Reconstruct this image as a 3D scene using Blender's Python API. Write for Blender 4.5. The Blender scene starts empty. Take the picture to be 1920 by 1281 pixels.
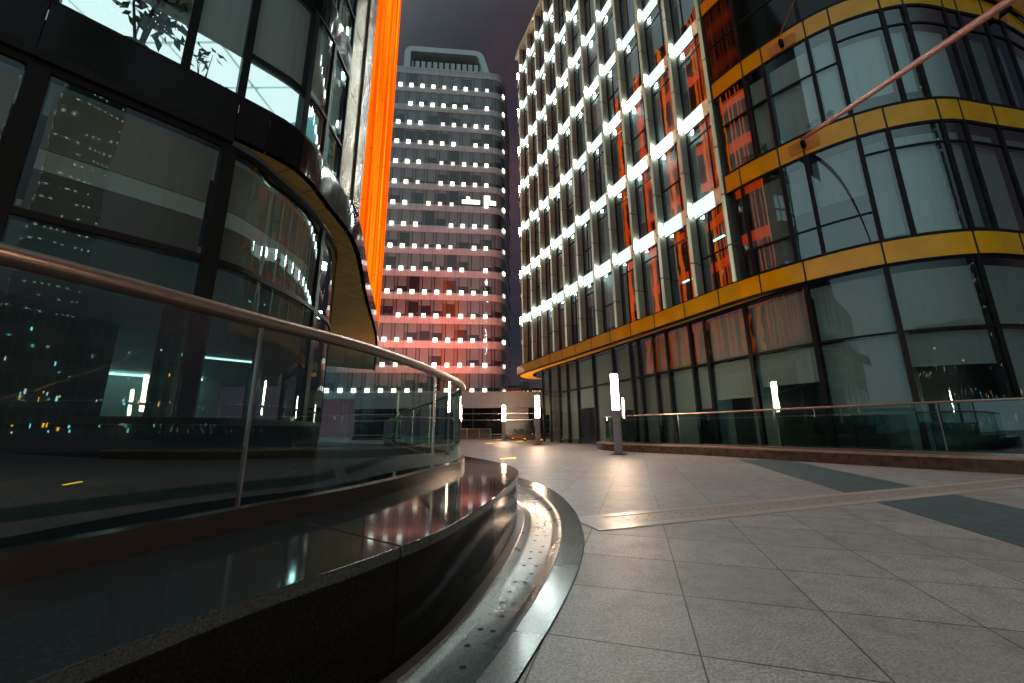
import bpy, math, random
from mathutils import Vector, Matrix
from mathutils.geometry import tessellate_polygon
random.seed(7)
scene = bpy.context.scene
COL = scene.collection
PI = math.pi

# ------------------------------------------------------------------ helpers
class MB:
    """collects faces for ONE mesh object"""
    def __init__(self):
        self.v, self.f, self.uv, self.mi, self.sm = [], [], [], [], []
    def face(self, pts, uvs=None, m=0, smooth=False):
        i = len(self.v)
        self.v.extend(tuple(p) for p in pts)
        self.f.append(tuple(range(i, i + len(pts))))
        self.uv.extend(uvs if uvs else [(p[0], p[2]) for p in pts])
        self.mi.append(m); self.sm.append(smooth)
    def box(self, c, size, ang=0.0, m=0):
        ca, sa = math.cos(ang), math.sin(ang)
        hx, hy, hz = size[0]/2, size[1]/2, size[2]/2
        P = []
        for dz in (-hz, hz):
            for dx, dy in ((-hx,-hy),(hx,-hy),(hx,hy),(-hx,hy)):
                P.append((c[0]+dx*ca-dy*sa, c[1]+dx*sa+dy*ca, c[2]+dz))
        for q in ((3,2,1,0),(4,5,6,7),(0,1,5,4),(1,2,6,5),(2,3,7,6),(3,0,4,7)):
            self.face([P[k] for k in q], None, m)
    def tube(self, pts, r, n=10, m=0, r2=None, cap=True, flat=1.0):
        pts = [Vector(p) for p in pts]; rings = []
        for i, p in enumerate(pts):
            t = (pts[min(i+1, len(pts)-1)] - pts[max(i-1, 0)]).normalized()
            up = Vector((0,0,1)) if abs(t.z) < .95 else Vector((1,0,0))
            a = t.cross(up).normalized(); b = a.cross(t).normalized()
            k = i/max(1, len(pts)-1)
            rr = r if r2 is None else r*(1-k)+r2*k
            rings.append([p + a*rr*math.cos(2*PI*j/n) + b*rr*flat*math.sin(2*PI*j/n) for j in range(n)])
        for i in range(len(rings)-1):
            for j in range(n):
                k = (j+1) % n
                self.face([rings[i][k], rings[i][j], rings[i+1][j], rings[i+1][k]], None, m, True)
        if cap:
            self.face(list(rings[0]), None, m); self.face(list(reversed(rings[-1])), None, m)
    def prism(self, poly, z0, z1, m=0, top=True, bottom=True, side=True):
        a = sum(poly[i][0]*poly[(i+1)%len(poly)][1]-poly[(i+1)%len(poly)][0]*poly[i][1] for i in range(len(poly)))
        if a < 0: poly = list(reversed(poly))
        tris = tessellate_polygon([[Vector((p[0], p[1], 0)) for p in poly]])
        for t in tris:
            p = [poly[k] for k in t]
            cr = (p[1][0]-p[0][0])*(p[2][1]-p[0][1])-(p[1][1]-p[0][1])*(p[2][0]-p[0][0])
            if cr < 0: p = p[::-1]
            if top: self.face([(q[0], q[1], z1) for q in p], [(q[0], q[1]) for q in p], m)
            if bottom: self.face([(q[0], q[1], z0) for q in reversed(p)], [(q[0], q[1]) for q in reversed(p)], m)
        if side:
            s = 0
            for i in range(len(poly)):
                p, q = poly[i], poly[(i+1) % len(poly)]
                l = math.hypot(q[0]-p[0], q[1]-p[1])
                self.face([(p[0],p[1],z0),(q[0],q[1],z0),(q[0],q[1],z1),(p[0],p[1],z1)], [(s,z0),(s+l,z0),(s+l,z1),(s,z1)], m)
                s += l
    def strip(self, C, s0, s1, z0, z1, o0, o1=None, m=0, step=.3, smooth=True):
        """wall following curve C; a sheet if o1 is None, else a slab from offset o0 (inner) to o1 (outer)"""
        n = max(1, int(math.ceil(abs(s1-s0)/step)))
        S = [s0+(s1-s0)*k/n for k in range(n+1)]
        O = [C.off(s, o0 if o1 is None else o1) for s in S]
        for k in range(n):
            a, b = O[k], O[k+1]
            self.face([(a[0],a[1],z0),(b[0],b[1],z0),(b[0],b[1],z1),(a[0],a[1],z1)], [(S[k],z0),(S[k+1],z0),(S[k+1],z1),(S[k],z1)], m, smooth)
        if o1 is None: return
        I = [C.off(s, o0) for s in S]
        for k in range(n):
            a, b, c, d = O[k], O[k+1], I[k+1], I[k]
            uv = [(S[k],0),(S[k+1],0),(S[k+1],o1-o0),(S[k],o1-o0)]
            self.face([(d[0],d[1],z1),(a[0],a[1],z1),(b[0],b[1],z1),(c[0],c[1],z1)], uv, m)
            self.face([(a[0],a[1],z0),(d[0],d[1],z0),(c[0],c[1],z0),(b[0],b[1],z0)], uv, m)
            self.face([(c[0],c[1],z0),(d[0],d[1],z0),(d[0],d[1],z1),(c[0],c[1],z1)], [(S[k+1],z0),(S[k],z0),(S[k],z1),(S[k+1],z1)], m, smooth)
        for k, fl in ((0, 0), (n, 1)):
            a, d = O[k], I[k]
            q = [(d[0],d[1],z0),(a[0],a[1],z0),(a[0],a[1],z1),(d[0],d[1],z1)]
            self.face(q[::-1] if fl else q, None, m)
    def build(self, name, mats, parent=None):
        me = bpy.data.meshes.new(name)
        me.from_pydata(self.v, [], self.f)
        uvl = me.uv_layers.new(name="UVMap")
        flat = [c for u in self.uv for c in u]
        uvl.data.foreach_set("uv", flat)
        me.polygons.foreach_set("material_index", self.mi)
        me.polygons.foreach_set("use_smooth", self.sm)
        for mt in (mats if isinstance(mats, (list, tuple)) else [mats]): me.materials.append(mt)
        # weld shared corners so that each piece is one connected surface
        import bmesh
        bm = bmesh.new(); bm.from_mesh(me)
        bmesh.ops.remove_doubles(bm, verts=bm.verts, dist=1e-5)
        bm.to_mesh(me); bm.free()
        me.update(); me.set_sharp_from_angle(angle=math.radians(38))
        o = bpy.data.objects.new(name, me); COL.objects.link(o)
        if parent is not None: o.parent = parent
        return o

class Curve:
    def __init__(self, pts, n=14):
        P = [Vector((p[0], p[1])) for p in pts]
        P = [2*P[0]-P[1]] + P + [2*P[-1]-P[-2]]
        out = []
        for i in range(1, len(P)-2):
            a, b, c, d = P[i-1:i+3]
            for k in range(n):
                t = k/n
                out.append(.5*(2*b+(c-a)*t+(2*a-5*b+4*c-d)*t*t+(3*b-a-3*c+d)*t**3))
        out.append(P[-2]); self.p = out
        self.s = [0.0]
        for i in range(len(out)-1): self.s.append(self.s[-1]+(out[i+1]-out[i]).length)
        self.len = self.s[-1]
    def at(self, s):
        s = max(0, min(self.len, s)); lo, hi = 0, len(self.s)-2
        while lo < hi:
            m = (lo+hi+1)//2
            if self.s[m] <= s: lo = m
            else: hi = m-1
        t = (s-self.s[lo])/max(1e-9, self.s[lo+1]-self.s[lo])
        return self.p[lo]+(self.p[lo+1]-self.p[lo])*t
    def tan(self, s):
        h = .12
        return (self.at(s+h)-self.at(s-h)).normalized()
    def off(self, s, o):
        t = self.tan(s); p = self.at(s)
        return (p.x+t.y*o, p.y-t.x*o)
    def ang(self, s):
        t = self.tan(s); return math.atan2(t.y, t.x)
    def near(self, x, y):
        b = min(range(len(self.p)), key=lambda i: (self.p[i]-Vector((x, y))).length)
        return self.s[b]
    def path(self, s0, s1, o=0.0, step=.3):
        n = max(1, int(math.ceil(abs(s1-s0)/step)))
        return [self.off(s0+(s1-s0)*k/n, o) for k in range(n+1)]

def empty(name, loc=(0, 0, 0), rz=0.0):
    o = bpy.data.objects.new(name, None); COL.objects.link(o)
    o.location = loc; o.rotation_euler = (0, 0, rz); o.empty_display_size = .2
    return o
def tag(o, label, cat, group=None):
    o["label"] = label; o["category"] = cat
    if group: o["group"] = group
    return o
def kind(o, k):
    o["kind"] = k; return o
def copy_tree(o, parent=None):
    c = o.copy(); COL.objects.link(c)
    if parent is not None: c.parent = parent
    for ch in list(o.children): copy_tree(ch, c)
    return c

# ------------------------------------------------------------------ materials
class NT:
    def __init__(self, name):
        self.m = bpy.data.materials.new(name); self.m.use_nodes = True
        self.t = self.m.node_tree; self.t.nodes.clear()
        self.out = self.n("ShaderNodeOutputMaterial")
    def n(self, typ, **kw):
        x = self.t.nodes.new(typ)
        for k, v in kw.items():
            if hasattr(x, k): setattr(x, k, v)
        return x
    def l(self, a, b): self.t.links.new(a, b)
    def val(self, sock, v):
        if hasattr(v, "is_linked") or isinstance(v, bpy.types.NodeSocket): self.l(v, sock)
        else: sock.default_value = v
    def math(self, op, a, b=0.0, c=None):
        x = self.n("ShaderNodeMath", operation=op)
        self.val(x.inputs[0], a); self.val(x.inputs[1], b)
        if c is not None: self.val(x.inputs[2], c)
        return x.outputs[0]
    def coord(self, which="Object"):
        return self.n("ShaderNodeTexCoord").outputs[which]
    def map(self, vec, scale=(1,1,1), rot=(0,0,0), loc=(0,0,0)):
        x = self.n("ShaderNodeMapping"); self.l(vec, x.inputs[0])
        x.inputs["Scale"].default_value = scale; x.inputs["Rotation"].default_value = rot; x.inputs["Location"].default_value = loc
        return x.outputs[0]
    def noise(self, vec, scale, detail=3.0, rough=.55):
        x = self.n("ShaderNodeTexNoise"); self.l(vec, x.inputs["Vector"])
        x.inputs["Scale"].default_value = scale; x.inputs["Detail"].default_value = detail; x.inputs["Roughness"].default_value = rough
        return x.outputs["Fac"]
    def ramp(self, f, stops):
        x = self.n("ShaderNodeValToRGB"); self.l(f, x.inputs[0])
        e = x.color_ramp.elements
        while len(e) < len(stops): e.new(.5)
        for q, (p, c) in zip(e, stops): q.position = p; q.color = (c[0], c[1], c[2], 1)
        return x.outputs[0]
    def mix(self, f, a, b, mode="MIX"):
        x = self.n("ShaderNodeMix", data_type="RGBA", blend_type=mode)
        self.val(x.inputs[0], f)
        for s, v in ((x.inputs[6], a), (x.inputs[7], b)):
            if isinstance(v, tuple): s.default_value = (v[0], v[1], v[2], 1)
            else: self.l(v, s)
        return x.outputs[2]
    def bump(self, h, strength=.3, dist=.01):
        x = self.n("ShaderNodeBump"); self.l(h, x.inputs["Height"])
        x.inputs["Strength"].default_value = strength; x.inputs["Distance"].default_value = dist
        return x.outputs[0]
    def bsdf(self, col, rough=.5, metal=0.0, normal=None, spec=None, coat=None):
        x = self.n("ShaderNodeBsdfPrincipled")
        if isinstance(col, tuple): x.inputs["Base Color"].default_value = (col[0], col[1], col[2], 1)
        else: self.l(col, x.inputs["Base Color"])
        self.val(x.inputs["Roughness"], rough); self.val(x.inputs["Metallic"], metal)
        if normal is not None: self.l(normal, x.inputs["Normal"])
        if spec is not None: x.inputs["Specular IOR Level"].default_value = spec
        if coat is not None: x.inputs["Coat Weight"].default_value = coat
        return x.outputs[0]
    def done(self, sh):
        self.l(sh, self.out.inputs[0]); return self.m

def surf(name, col, rough=.5, metal=0.0, var=.12, scale=3.0, spec=None, bump=0.0, coat=None):
    t = NT(name); c = t.coord()
    f = t.noise(c, scale, 4)
    k = t.ramp(f, [(.3, tuple(x*(1-var) for x in col)), (.7, tuple(min(1, x*(1+var)) for x in col))])
    r = t.math("ADD", t.math("MULTIPLY", t.noise(c, scale*2.3, 2), .12), max(0, rough-.06))
    nrm = t.bump(t.noise(c, scale*9, 3), bump, .004) if bump else None
    return t.done(t.bsdf(k, r, metal, nrm, spec, coat))

def glass(name, tint, refl=.09, rough=.02, wav=.10, wscale=.9, gcol=(1,1,1)):
    t = NT(name); c = t.coord()
    geo = t.n("ShaderNodeNewGeometry").outputs["Position"]
    nrm = t.bump(t.noise(geo, wscale, 1.5), wav, .03)
    lw = t.n("ShaderNodeLayerWeight"); lw.inputs[0].default_value = .5
    f = t.math("ADD", t.math("MULTIPLY", t.math("POWER", lw.outputs["Facing"], 4.0), 1-refl), refl)
    g = t.n("ShaderNodeBsdfGlossy"); g.inputs["Roughness"].default_value = rough
    g.inputs["Color"].default_value = (*gcol, 1)
    t.l(nrm, g.inputs["Normal"])
    tr = t.n("ShaderNodeBsdfTransparent"); tr.inputs[0].default_value = (*tint, 1)
    mx = t.n("ShaderNodeMixShader"); t.l(f, mx.inputs[0]); t.l(tr.outputs[0], mx.inputs[1]); t.l(g.outputs[0], mx.inputs[2])
    return t.done(mx.outputs[0])

def emit(name, col, strength, sampled=True, streak=False):
    t = NT(name)
    e = t.n("ShaderNodeEmission")
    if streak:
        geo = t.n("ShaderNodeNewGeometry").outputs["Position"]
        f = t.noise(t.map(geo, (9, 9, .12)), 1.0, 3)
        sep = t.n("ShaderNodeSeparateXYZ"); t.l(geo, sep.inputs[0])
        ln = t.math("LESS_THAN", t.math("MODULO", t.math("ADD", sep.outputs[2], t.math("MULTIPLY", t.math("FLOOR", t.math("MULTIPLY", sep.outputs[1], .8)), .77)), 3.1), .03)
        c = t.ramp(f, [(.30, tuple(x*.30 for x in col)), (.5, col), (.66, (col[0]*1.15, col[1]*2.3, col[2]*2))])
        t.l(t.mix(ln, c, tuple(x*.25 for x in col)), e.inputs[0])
    else:
        e.inputs[0].default_value = (*col, 1)
    e.inputs[1].default_value = strength
    m = t.done(e.outputs[0])
    if not sampled: m.cycles.emission_sampling = 'NONE'
    return m

M = {}
M['frame'] = surf('dark_frame_metal', (.010, .012, .013), .45, 0, .2, 6, .12)
M['glass'] = glass('window_glass', (.62, .80, .80), .18, gcol=(.85, 1, 1))
M['glass_low'] = glass('ground_floor_glass', (.62, .80, .80), .08, gcol=(.8, 1, 1), wav=.16, wscale=1.3)
M['glass_up'] = glass('upper_window_glass', (.62, .80, .82), .22, wav=.14, wscale=.8)
M['glass_left'] = glass('curved_window_glass', (.66, .80, .79), .12, wav=.12, wscale=1.1, gcol=(.8, 1, 1))
M['rail_glass'] = glass('railing_glass', (.56, .75, .73), .14, .01, .06, .8, (.8, 1, 1))
def cloth(name, col):
    t = NT(name); geo = t.n("ShaderNodeNewGeometry").outputs["Position"]
    f = t.noise(t.map(geo, (7, 7, .25)), 1.6, 5, .6); g = t.noise(geo, .8, 3)
    c = t.ramp(t.math('ADD', t.math('MULTIPLY', f, .65), t.math('MULTIPLY', g, .35)), [(.36, tuple(x*.89 for x in col)), (.52, col), (.66, tuple(min(.85, x*1.05) for x in col))])
    return t.done(t.bsdf(c, .9, 0, t.bump(f, .12, .02)))
M['blind'] = cloth('roller_blind_cloth', (.60, .62, .61))
M['blind2'] = cloth('roller_blind_cloth_warm', (.54, .52, .49))
M['blind3'] = cloth('roller_blind_cloth_grey', (.46, .49, .50))
M['blind_dark'] = cloth('roller_blind_cloth_dark', (.23, .21, .18))
M['blind_low'] = cloth('charcoal_blind_cloth', (.12, .11, .10))
M['room'] = surf('dark_room_surface', (.035, .038, .04), .8, 0, .3, 1.2)
M['yellow'] = surf('yellow_spandrel_glass', (.62, .335, .004), .16, 0, .12, 1.3, .5)
M['olive'] = surf('olive_gold_spandrel_glass', (.46, .33, .012), .14, 0, .12, 1.3, .5)
M['soffit'] = surf('gold_soffit_panel', (.66, .36, .04), .35, 0, .1, 2)
M['joint'] = surf('black_joint_sealant', (.01, .01, .01), .7, 0, .1, 3)
M['fascia'] = surf('black_fascia_glass', (.005, .008, .0078), .08, 0, .2, 1.5, .32)
M['blind_low1'] = cloth('grey_office_blind', (.27, .275, .27))
M['blind_low2'] = cloth('grey_office_blind_warm', (.30, .29, .27))
M['blind_mid'] = cloth('mauve_grey_office_blind', (.30, .28, .29))
M['bronze'] = surf('bronze_pier_metal', (.16, .11, .045), .25, .6, .12, 2)
M['steel'] = surf('brushed_steel', (.42, .40, .38), .25, .95, .1, 8)
M['base_metal'] = surf('dark_base_channel_metal', (.022, .020, .019), .25, .1, .25, 3)
M['rail'] = surf('bronze_handrail_metal', (.40, .29, .23), .30, .9, .03, 5)
M['post_paint'] = surf('grey_post_paint', (.27, .275, .30), .42, 0, .1, 4)
M['pole'] = surf('rust_brown_pole_paint', (.30, .12, .075), .5, .0, .18, 3, bump=.1)
M['cable'] = surf('stay_cable_steel', (.25, .16, .12), .4, .8, .1, 3)
M['white_panel'] = surf('pale_cladding_panel', (.25, .26, .28), .4, .1, .08, .8)
M['crown_panel'] = surf('crown_cladding_panel', (.58, .68, .67), .4, .0, .06, .8)
M['pale_wall'] = surf('pale_interior_wall', (.55, .62, .60), .4, 0, .12, .9)
M['ceiling'] = surf('painted_ceiling', (.72, .78, .76), .5, 0, .06, 1)
M['dark_stone'] = surf('dark_stone_wall', (.04, .042, .04), .3, 0, .5, 2.2)
M['leaf'] = surf('leaf_green', (.08, .13, .085), .5, 0, .4, 5)
M['bark'] = surf('bark_brown', (.06, .05, .045), .8, 0, .3, 9)
M['room_teal'] = surf('teal_painted_wall', (.10, .50, .52), .6, 0, .08, 1)
M['pot'] = surf('plant_pot_glaze', (.05, .16, .18), .3, 0, .15, 4)
M['terracotta'] = surf('planter_terracotta', (.28, .15, .08), .7, 0, .2, 3)
M['brown_stone'] = surf('brown_ledge_granite', (.060, .036, .020), .42, 0, .75, 7, bump=.15)
M['brown_cap'] = surf('brown_ledge_cap', (.30, .20, .145), .35, 0, .25, 9)
M['distant'] = surf('distant_building_wall', (.34, .34, .37), .6, 0, .1, .4)
M['hole'] = surf('drain_hole_black', (.004, .004, .004), .9, 0, .1, 3)
M['lower'] = surf('light_well_concrete', (.03, .032, .032), .8, 0, .3, .8)

M['lamp'] = emit('lamp_post_glow', (1.0, .68, .45), 125)
M['panel_lamp'] = emit('facade_light_panel_glow', (.86, 1.0, .96), 1.3)
M['wall_lamp'] = emit('facade_washer_glow', (.86, 1.0, .95), 190)
M['wall_lamp_dim'] = emit('facade_washer_dim_glow', (.84, 1.0, .95), 90)
M['wall_lamp_hot'] = emit('facade_washer_bright_glow', (.86, 1.0, .97), 300)
M['panel_lamp_dim'] = emit('facade_light_panel_dim_glow', (.88, 1.0, .94), 1.05)
M['panel_lamp_hot'] = emit('facade_light_panel_bright_glow', (.86, 1.0, .98), 2.2)
M['tower_lamp_warm'] = emit('tower_warm_lamp_glow', (1.0, .74, .56), 4, False)
M['tower_lamp_dim'] = emit('tower_dim_lamp_glow', (1.0, .80, .72), 1.3, False)
M['tower_lamp'] = emit('tower_square_lamp_glow', (1.0, .84, .72), 6, False)
M['ground_lamp'] = emit('ground_light_glow', (1.0, .50, .06), 9)
M['orange1'] = emit('orange_lit_fin', (1.0, .082, .0015), 1.75, True, True)  # orange light falling on the fins, put into their own emission
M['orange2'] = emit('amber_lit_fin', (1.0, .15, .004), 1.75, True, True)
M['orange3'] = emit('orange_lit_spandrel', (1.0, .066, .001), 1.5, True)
M['office_light'] = emit('office_ceiling_light', (.86, 1.0, 1.0), 1.35)
M['lobby_light'] = emit('lobby_cove_light', (.80, 1.0, .94), 2.6)
M['dot'] = emit('distant_window_glow', (1.0, .92, .84), 4, False)
M['neon'] = emit('blue_neon_glow', (.05, .75, 1.0), 3, False)
M['dot_teal'] = emit('distant_teal_window_glow', (.30, .95, 1.0), 5, False)
M['dot_orange'] = emit('distant_amber_lamp_glow', (1.0, .42, .06), 7, False)

def fin_material():
    t = NT('pale_gold_fin_metal'); geo = t.n("ShaderNodeNewGeometry").outputs["Position"]
    sep = t.n("ShaderNodeSeparateXYZ"); t.l(geo, sep.inputs[0])
    md = t.math("MODULO", t.math("ADD", sep.outputs[2], .9), 2.1)
    ln = t.math("LESS_THAN", md, .045)
    f = t.noise(t.map(geo, (2, 2, .35)), 1.5, 4)
    c = t.ramp(f, [(.3, (.20, .205, .16)), (.7, (.28, .285, .22))])
    c = t.mix(ln, c, (.02, .02, .018))
    return t.done(t.bsdf(c, .34, 0))
M['fin'] = fin_material()
def glow_cover_material():  # light on the fin fronts is put in as emission; no lamp here
    t = NT('painted_glow_fin_cover'); geo = t.n("ShaderNodeNewGeometry").outputs["Position"]
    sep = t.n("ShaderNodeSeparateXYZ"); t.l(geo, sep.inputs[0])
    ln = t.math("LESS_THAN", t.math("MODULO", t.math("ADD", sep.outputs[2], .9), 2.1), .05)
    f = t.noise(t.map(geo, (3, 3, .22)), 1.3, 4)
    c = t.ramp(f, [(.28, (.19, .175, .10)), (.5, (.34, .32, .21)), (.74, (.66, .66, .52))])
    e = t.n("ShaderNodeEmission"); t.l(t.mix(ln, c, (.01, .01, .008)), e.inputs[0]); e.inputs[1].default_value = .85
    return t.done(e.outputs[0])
M['fin_cover'] = glow_cover_material()
def spandrel_material():
    t = NT('pale_gold_spandrel'); uv = t.coord("UV")
    f = t.noise(t.map(uv, (6, .5, 1)), 1.6, 4)
    c = t.ramp(f, [(.3, (.56, .57, .37)), (.7, (.68, .70, .50))])
    return t.done(t.bsdf(c, .28, .15))
M['spandrel'] = spandrel_material()

def granite(name, col, speck=.5, rough=.15, scale=160, spec=.5, jointv=0.0, uneven=0.0):
    t = NT(name); geo = t.n("ShaderNodeNewGeometry").outputs["Position"]
    f = t.noise(geo, scale, 3, .7); g = t.noise(geo, 2.2, 4)
    c = t.ramp(f, [(.36, tuple(x*(1-speck) for x in col)), (.5, col), (.66, tuple(x*(1+speck*1.6) for x in col))])
    c = t.mix(t.math("MULTIPLY", g, .55), c, tuple(x*.55 for x in col))
    r = t.math("ADD", t.math("MULTIPLY", g, .14), rough-.06)
    if jointv:
        sep = t.n("ShaderNodeSeparateXYZ"); t.l(t.coord("UV"), sep.inputs[0])
        ln = t.math("LESS_THAN", t.math("MODULO", t.math("ADD", sep.outputs[0], 40), jointv), .009)
        c = t.mix(ln, c, (.008, .008, .008))
    bh = t.math('ADD', t.math('MULTIPLY', t.noise(geo, 14, 5, .7), uneven), t.math('MULTIPLY', g, .4))
    return t.done(t.bsdf(c, r, 0, t.bump(bh, .10+uneven*.25, .01), spec))
M['granite_top'] = granite('polished_black_granite', (.024, .031, .033), .6, .06, 170, .55)
M['granite_side'] = granite('black_granite_face', (.005, .005, .005), .6, .10, 120, .12)
M['channel'] = granite('polished_grey_channel_granite', (.105, .130, .135), .5, .27, 90, .38, .78, .5)
M['border'] = granite('polished_border_granite', (.12, .145, .15), .4, .17, 90, .45, .95, .06)
M['kerb'] = granite('channel_kerb_granite', (.07, .064, .055), .35, .42, 120, .25, .95)

def paving(name, base, dark, dots=False):
    t = NT(name); geo = t.n("ShaderNodeNewGeometry").outputs["Position"]
    v = t.map(geo, (1, 1, 1), (0, 0, math.radians(17.04)))
    sep = t.n("ShaderNodeSeparateXYZ"); t.l(v, sep.inputs[0])
    u = t.math("DIVIDE", t.math("ADD", sep.outputs[0], 64-.186), .64)
    w = t.math("DIVIDE", t.math("ADD", sep.outputs[1], 62-1.75), .61)
    fu, fw = t.math("FRACT", u), t.math("FRACT", w)
    du = t.math("ABSOLUTE", t.math("SUBTRACT", fu, .5)); dw = t.math("ABSOLUTE", t.math("SUBTRACT", fw, .5))
    ln = t.math("GREATER_THAN", t.math("MAXIMUM", du, t.math("ADD", dw, .0015)), .4945)
    cell = t.n("ShaderNodeCombineXYZ"); t.l(t.math("FLOOR", u), cell.inputs[0]); t.l(t.math("FLOOR", w), cell.inputs[1])
    wn = t.n("ShaderNodeTexWhiteNoise"); t.l(cell.outputs[0], wn.inputs[0])
    f = t.noise(geo, 75, 4, .8); g = t.noise(geo, .9, 5); st = t.noise(geo, 5.5, 6, .65)
    c = t.ramp(f, [(.42, tuple(x*.50 for x in base)), (.50, base), (.58, tuple(x*1.45 for x in base))])
    c = t.mix(t.math("MULTIPLY", wn.outputs[0], .50), c, dark)
    c = t.mix(t.math("MULTIPLY", t.math("SUBTRACT", g, .25), .45), c, dark)
    c = t.mix(t.ramp(t.math('ADD', t.math('MULTIPLY', st, .55), t.math('MULTIPLY', t.noise(geo, 23, 5, .75), .45)), [(.47, (0,0,0)), (.61, (.40,.40,.40))]), c, tuple(x*.5 for x in dark))
    c = t.mix(ln, c, (.012, .011, .010))
    r = t.math("ADD", t.math("MULTIPLY", st, .22), .40)
    h = t.math("ADD", t.math("MULTIPLY", f, .25), t.math("MULTIPLY", ln, -1.6))
    return t.done(t.bsdf(c, r, 0, t.bump(h, .35, .004), .35))
M['paving'] = paving('granite_plaza_paving', (.300, .294, .290), (.182, .176, .174))
M['paving_dark'] = paving('dark_grey_paving_band', (.072, .112, .128), (.050, .074, .084))

def ribbon_material(name, pitch):
    """tower glazing: vertical mullions, blinds of uneven height, from the UVs (u along the facade, v height)"""
    t = NT(name)
    sep = t.n("ShaderNodeSeparateXYZ"); t.l(t.coord("UV"), sep.inputs[0])
    u = t.math("DIVIDE", sep.outputs[0], pitch); fu = t.math("FRACT", u)
    v = t.math("DIVIDE", t.math("SUBTRACT", sep.outputs[1], 6.66), 3.882); fv = t.math("FRACT", v)
    cell = t.n("ShaderNodeCombineXYZ"); t.l(t.math("FLOOR", t.math("MULTIPLY", u, 1.0)), cell.inputs[0]); t.l(t.math("FLOOR", v), cell.inputs[1])
    wn = t.n("ShaderNodeTexWhiteNoise"); t.l(cell.outputs[0], wn.inputs[0])
    mull = t.math("LESS_THAN", t.math("ABSOLUTE", t.math("SUBTRACT", fu, .30)), .035)
    mull2 = t.math("LESS_THAN", t.math("ABSOLUTE", t.math("SUBTRACT", fu, .02)), .03)
    dk = t.math("MAXIMUM", mull, mull2)
    thin = t.math("LESS_THAN", fu, .30)
    blind = t.math("GREATER_THAN", fv, t.math("MULTIPLY", t.math("POWER", wn.outputs[0], 2.2), .85))
    c = t.mix(blind, (.02, .026, .03), (.12, .175, .18))
    c = t.mix(t.math("MULTIPLY", thin, .5), c, (.09, .11, .11))
    c = t.mix(dk, c, (.01, .012, .013))
    return t.done(t.bsdf(c, .03, 0, t.bump(t.noise(t.coord("UV"), .9, 1.5), .55, .05), .9))
M['ribbon'] = ribbon_material('tower_ribbon_glazing', 1.92)
def tower_band():
    t = NT('tower_spandrel_panel')
    sep = t.n("ShaderNodeSeparateXYZ"); t.l(t.coord("UV"), sep.inputs[0])
    fu = t.math("FRACT", t.math("DIVIDE", sep.outputs[0], .96))
    ln = t.math("LESS_THAN", fu, .03)
    g = t.noise(t.coord("UV"), .5, 4)
    c = t.ramp(g, [(.3, (.30, .39, .39)), (.7, (.42, .51, .51))])
    return t.done(t.bsdf(t.mix(ln, c, (.05, .055, .06)), .22, .1, None, .6))
M['tower_band'] = tower_band()
def behind_windows():
    t = NT('far_facade_grid')
    sep = t.n("ShaderNodeSeparateXYZ"); t.l(t.coord("UV"), sep.inputs[0])
    fu = t.math("FRACT", t.math("DIVIDE", sep.outputs[0], 1.6)); fv = t.math("FRACT", t.math("DIVIDE", sep.outputs[1], 3.4))
    w = t.math("MULTIPLY", t.math("GREATER_THAN", fu, .25), t.math("GREATER_THAN", fv, .4))
    return t.done(t.bsdf(t.mix(w, (.30, .31, .31), (.20, .22, .23)), .3))
M['far_facade'] = behind_windows()

# ------------------------------------------------------------------ plan curves (metres)
R = Curve([(4.5,37.5),(2.2,36.6),(.8,35.2),(.4,33.6),(.75,31.8),(1.61,29.68),(4.22,23.19),(6.19,18.33),(7.5,15.08),(8.15,13.46),(9.1,11.9),(10.55,10.4),(12.4,9.72),(14.4,9.95),(16.5,10.4),(19.5,11.6),(23,13.5)])
RL = Curve([(3.2,36),(2.1,34.8),(1.7,33.2),(1.85,31.3),(2.6,29.2),(4.4,24.9),(6.1,20.4),(7.0,17.9),(7.75,15.9),(8.5,13.9),(9.3,12.0),(10.6,10.45),(12.4,9.77),(14.4,10.0),(16.5,10.45),(19.5,11.65),(23,13.55)])
L = Curve([(-10,-5),(-9,-1.5),(-7.3,1.9),(-5.85,3.6),(-4.31,5.26),(-3.73,6.09),(-3.7,7.22),(-3.87,9.13),(-5.02,13.02),(-6.94,19.74),(-10.6,30)])
L0 = Curve([(-10.05,-5),(-9.05,-1.5),(-7.34,1.87),(-5.88,3.62),(-4.36,5.29),(-4.10,6.2),(-4.03,7.2),(-4.12,8.06),(-4.27,8.86),(-4.75,9.9),(-5.7,11.5),(-8,15),(-11,19),(-14,24)])
G = Curve([(-4.2,-2.2),(-2.8,-.5),(-2.0,.6),(-1.66,1.17),(-1.32,2.0),(-1.0,2.8),(-.76,4.0),(-.66,5.1),(-.84,6.15),(-1.3,7.3),(-2.3,9.8),(-3.8,13.6),(-6.1,20.6),(-8.2,25.5)])
EDGE = Curve([(-3.3,-3.3),(-2.0,-1.4),(-1.3,-.1),(-.95,.75),(-.75,1.2),(-.52,1.58),(-.3,2.1),(-.09,3.14),(.05,4.47),(-.08,5.33),(-.42,6.25),(-.95,7.4),(-1.95,9.85),(-3.45,13.6),(-5.75,20.6),(-7.85,25.5)])
D = Curve([(-2.7,-3.9),(-1.4,-1.85),(-.65,-.3),(-.3,.75),(-.12,1.33),(.01,1.66),(.27,2.34),(.48,3.03),(.62,3.76),(.69,4.82),(.60,6.2),(.22,7.54),(-.4,8.9),(-1.45,11.2),(-2.9,14.6),(-5.2,21),(-7.3,25.9)])
RR = Curve([(5.6,20.7),(4.55,19.4),(4.3,17.7),(5.3,15.9),(6.8,13.9),(8.3,10.9),(9.3,9.0),(10.3,7.6),(13,4.9),(17,2)])

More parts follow.
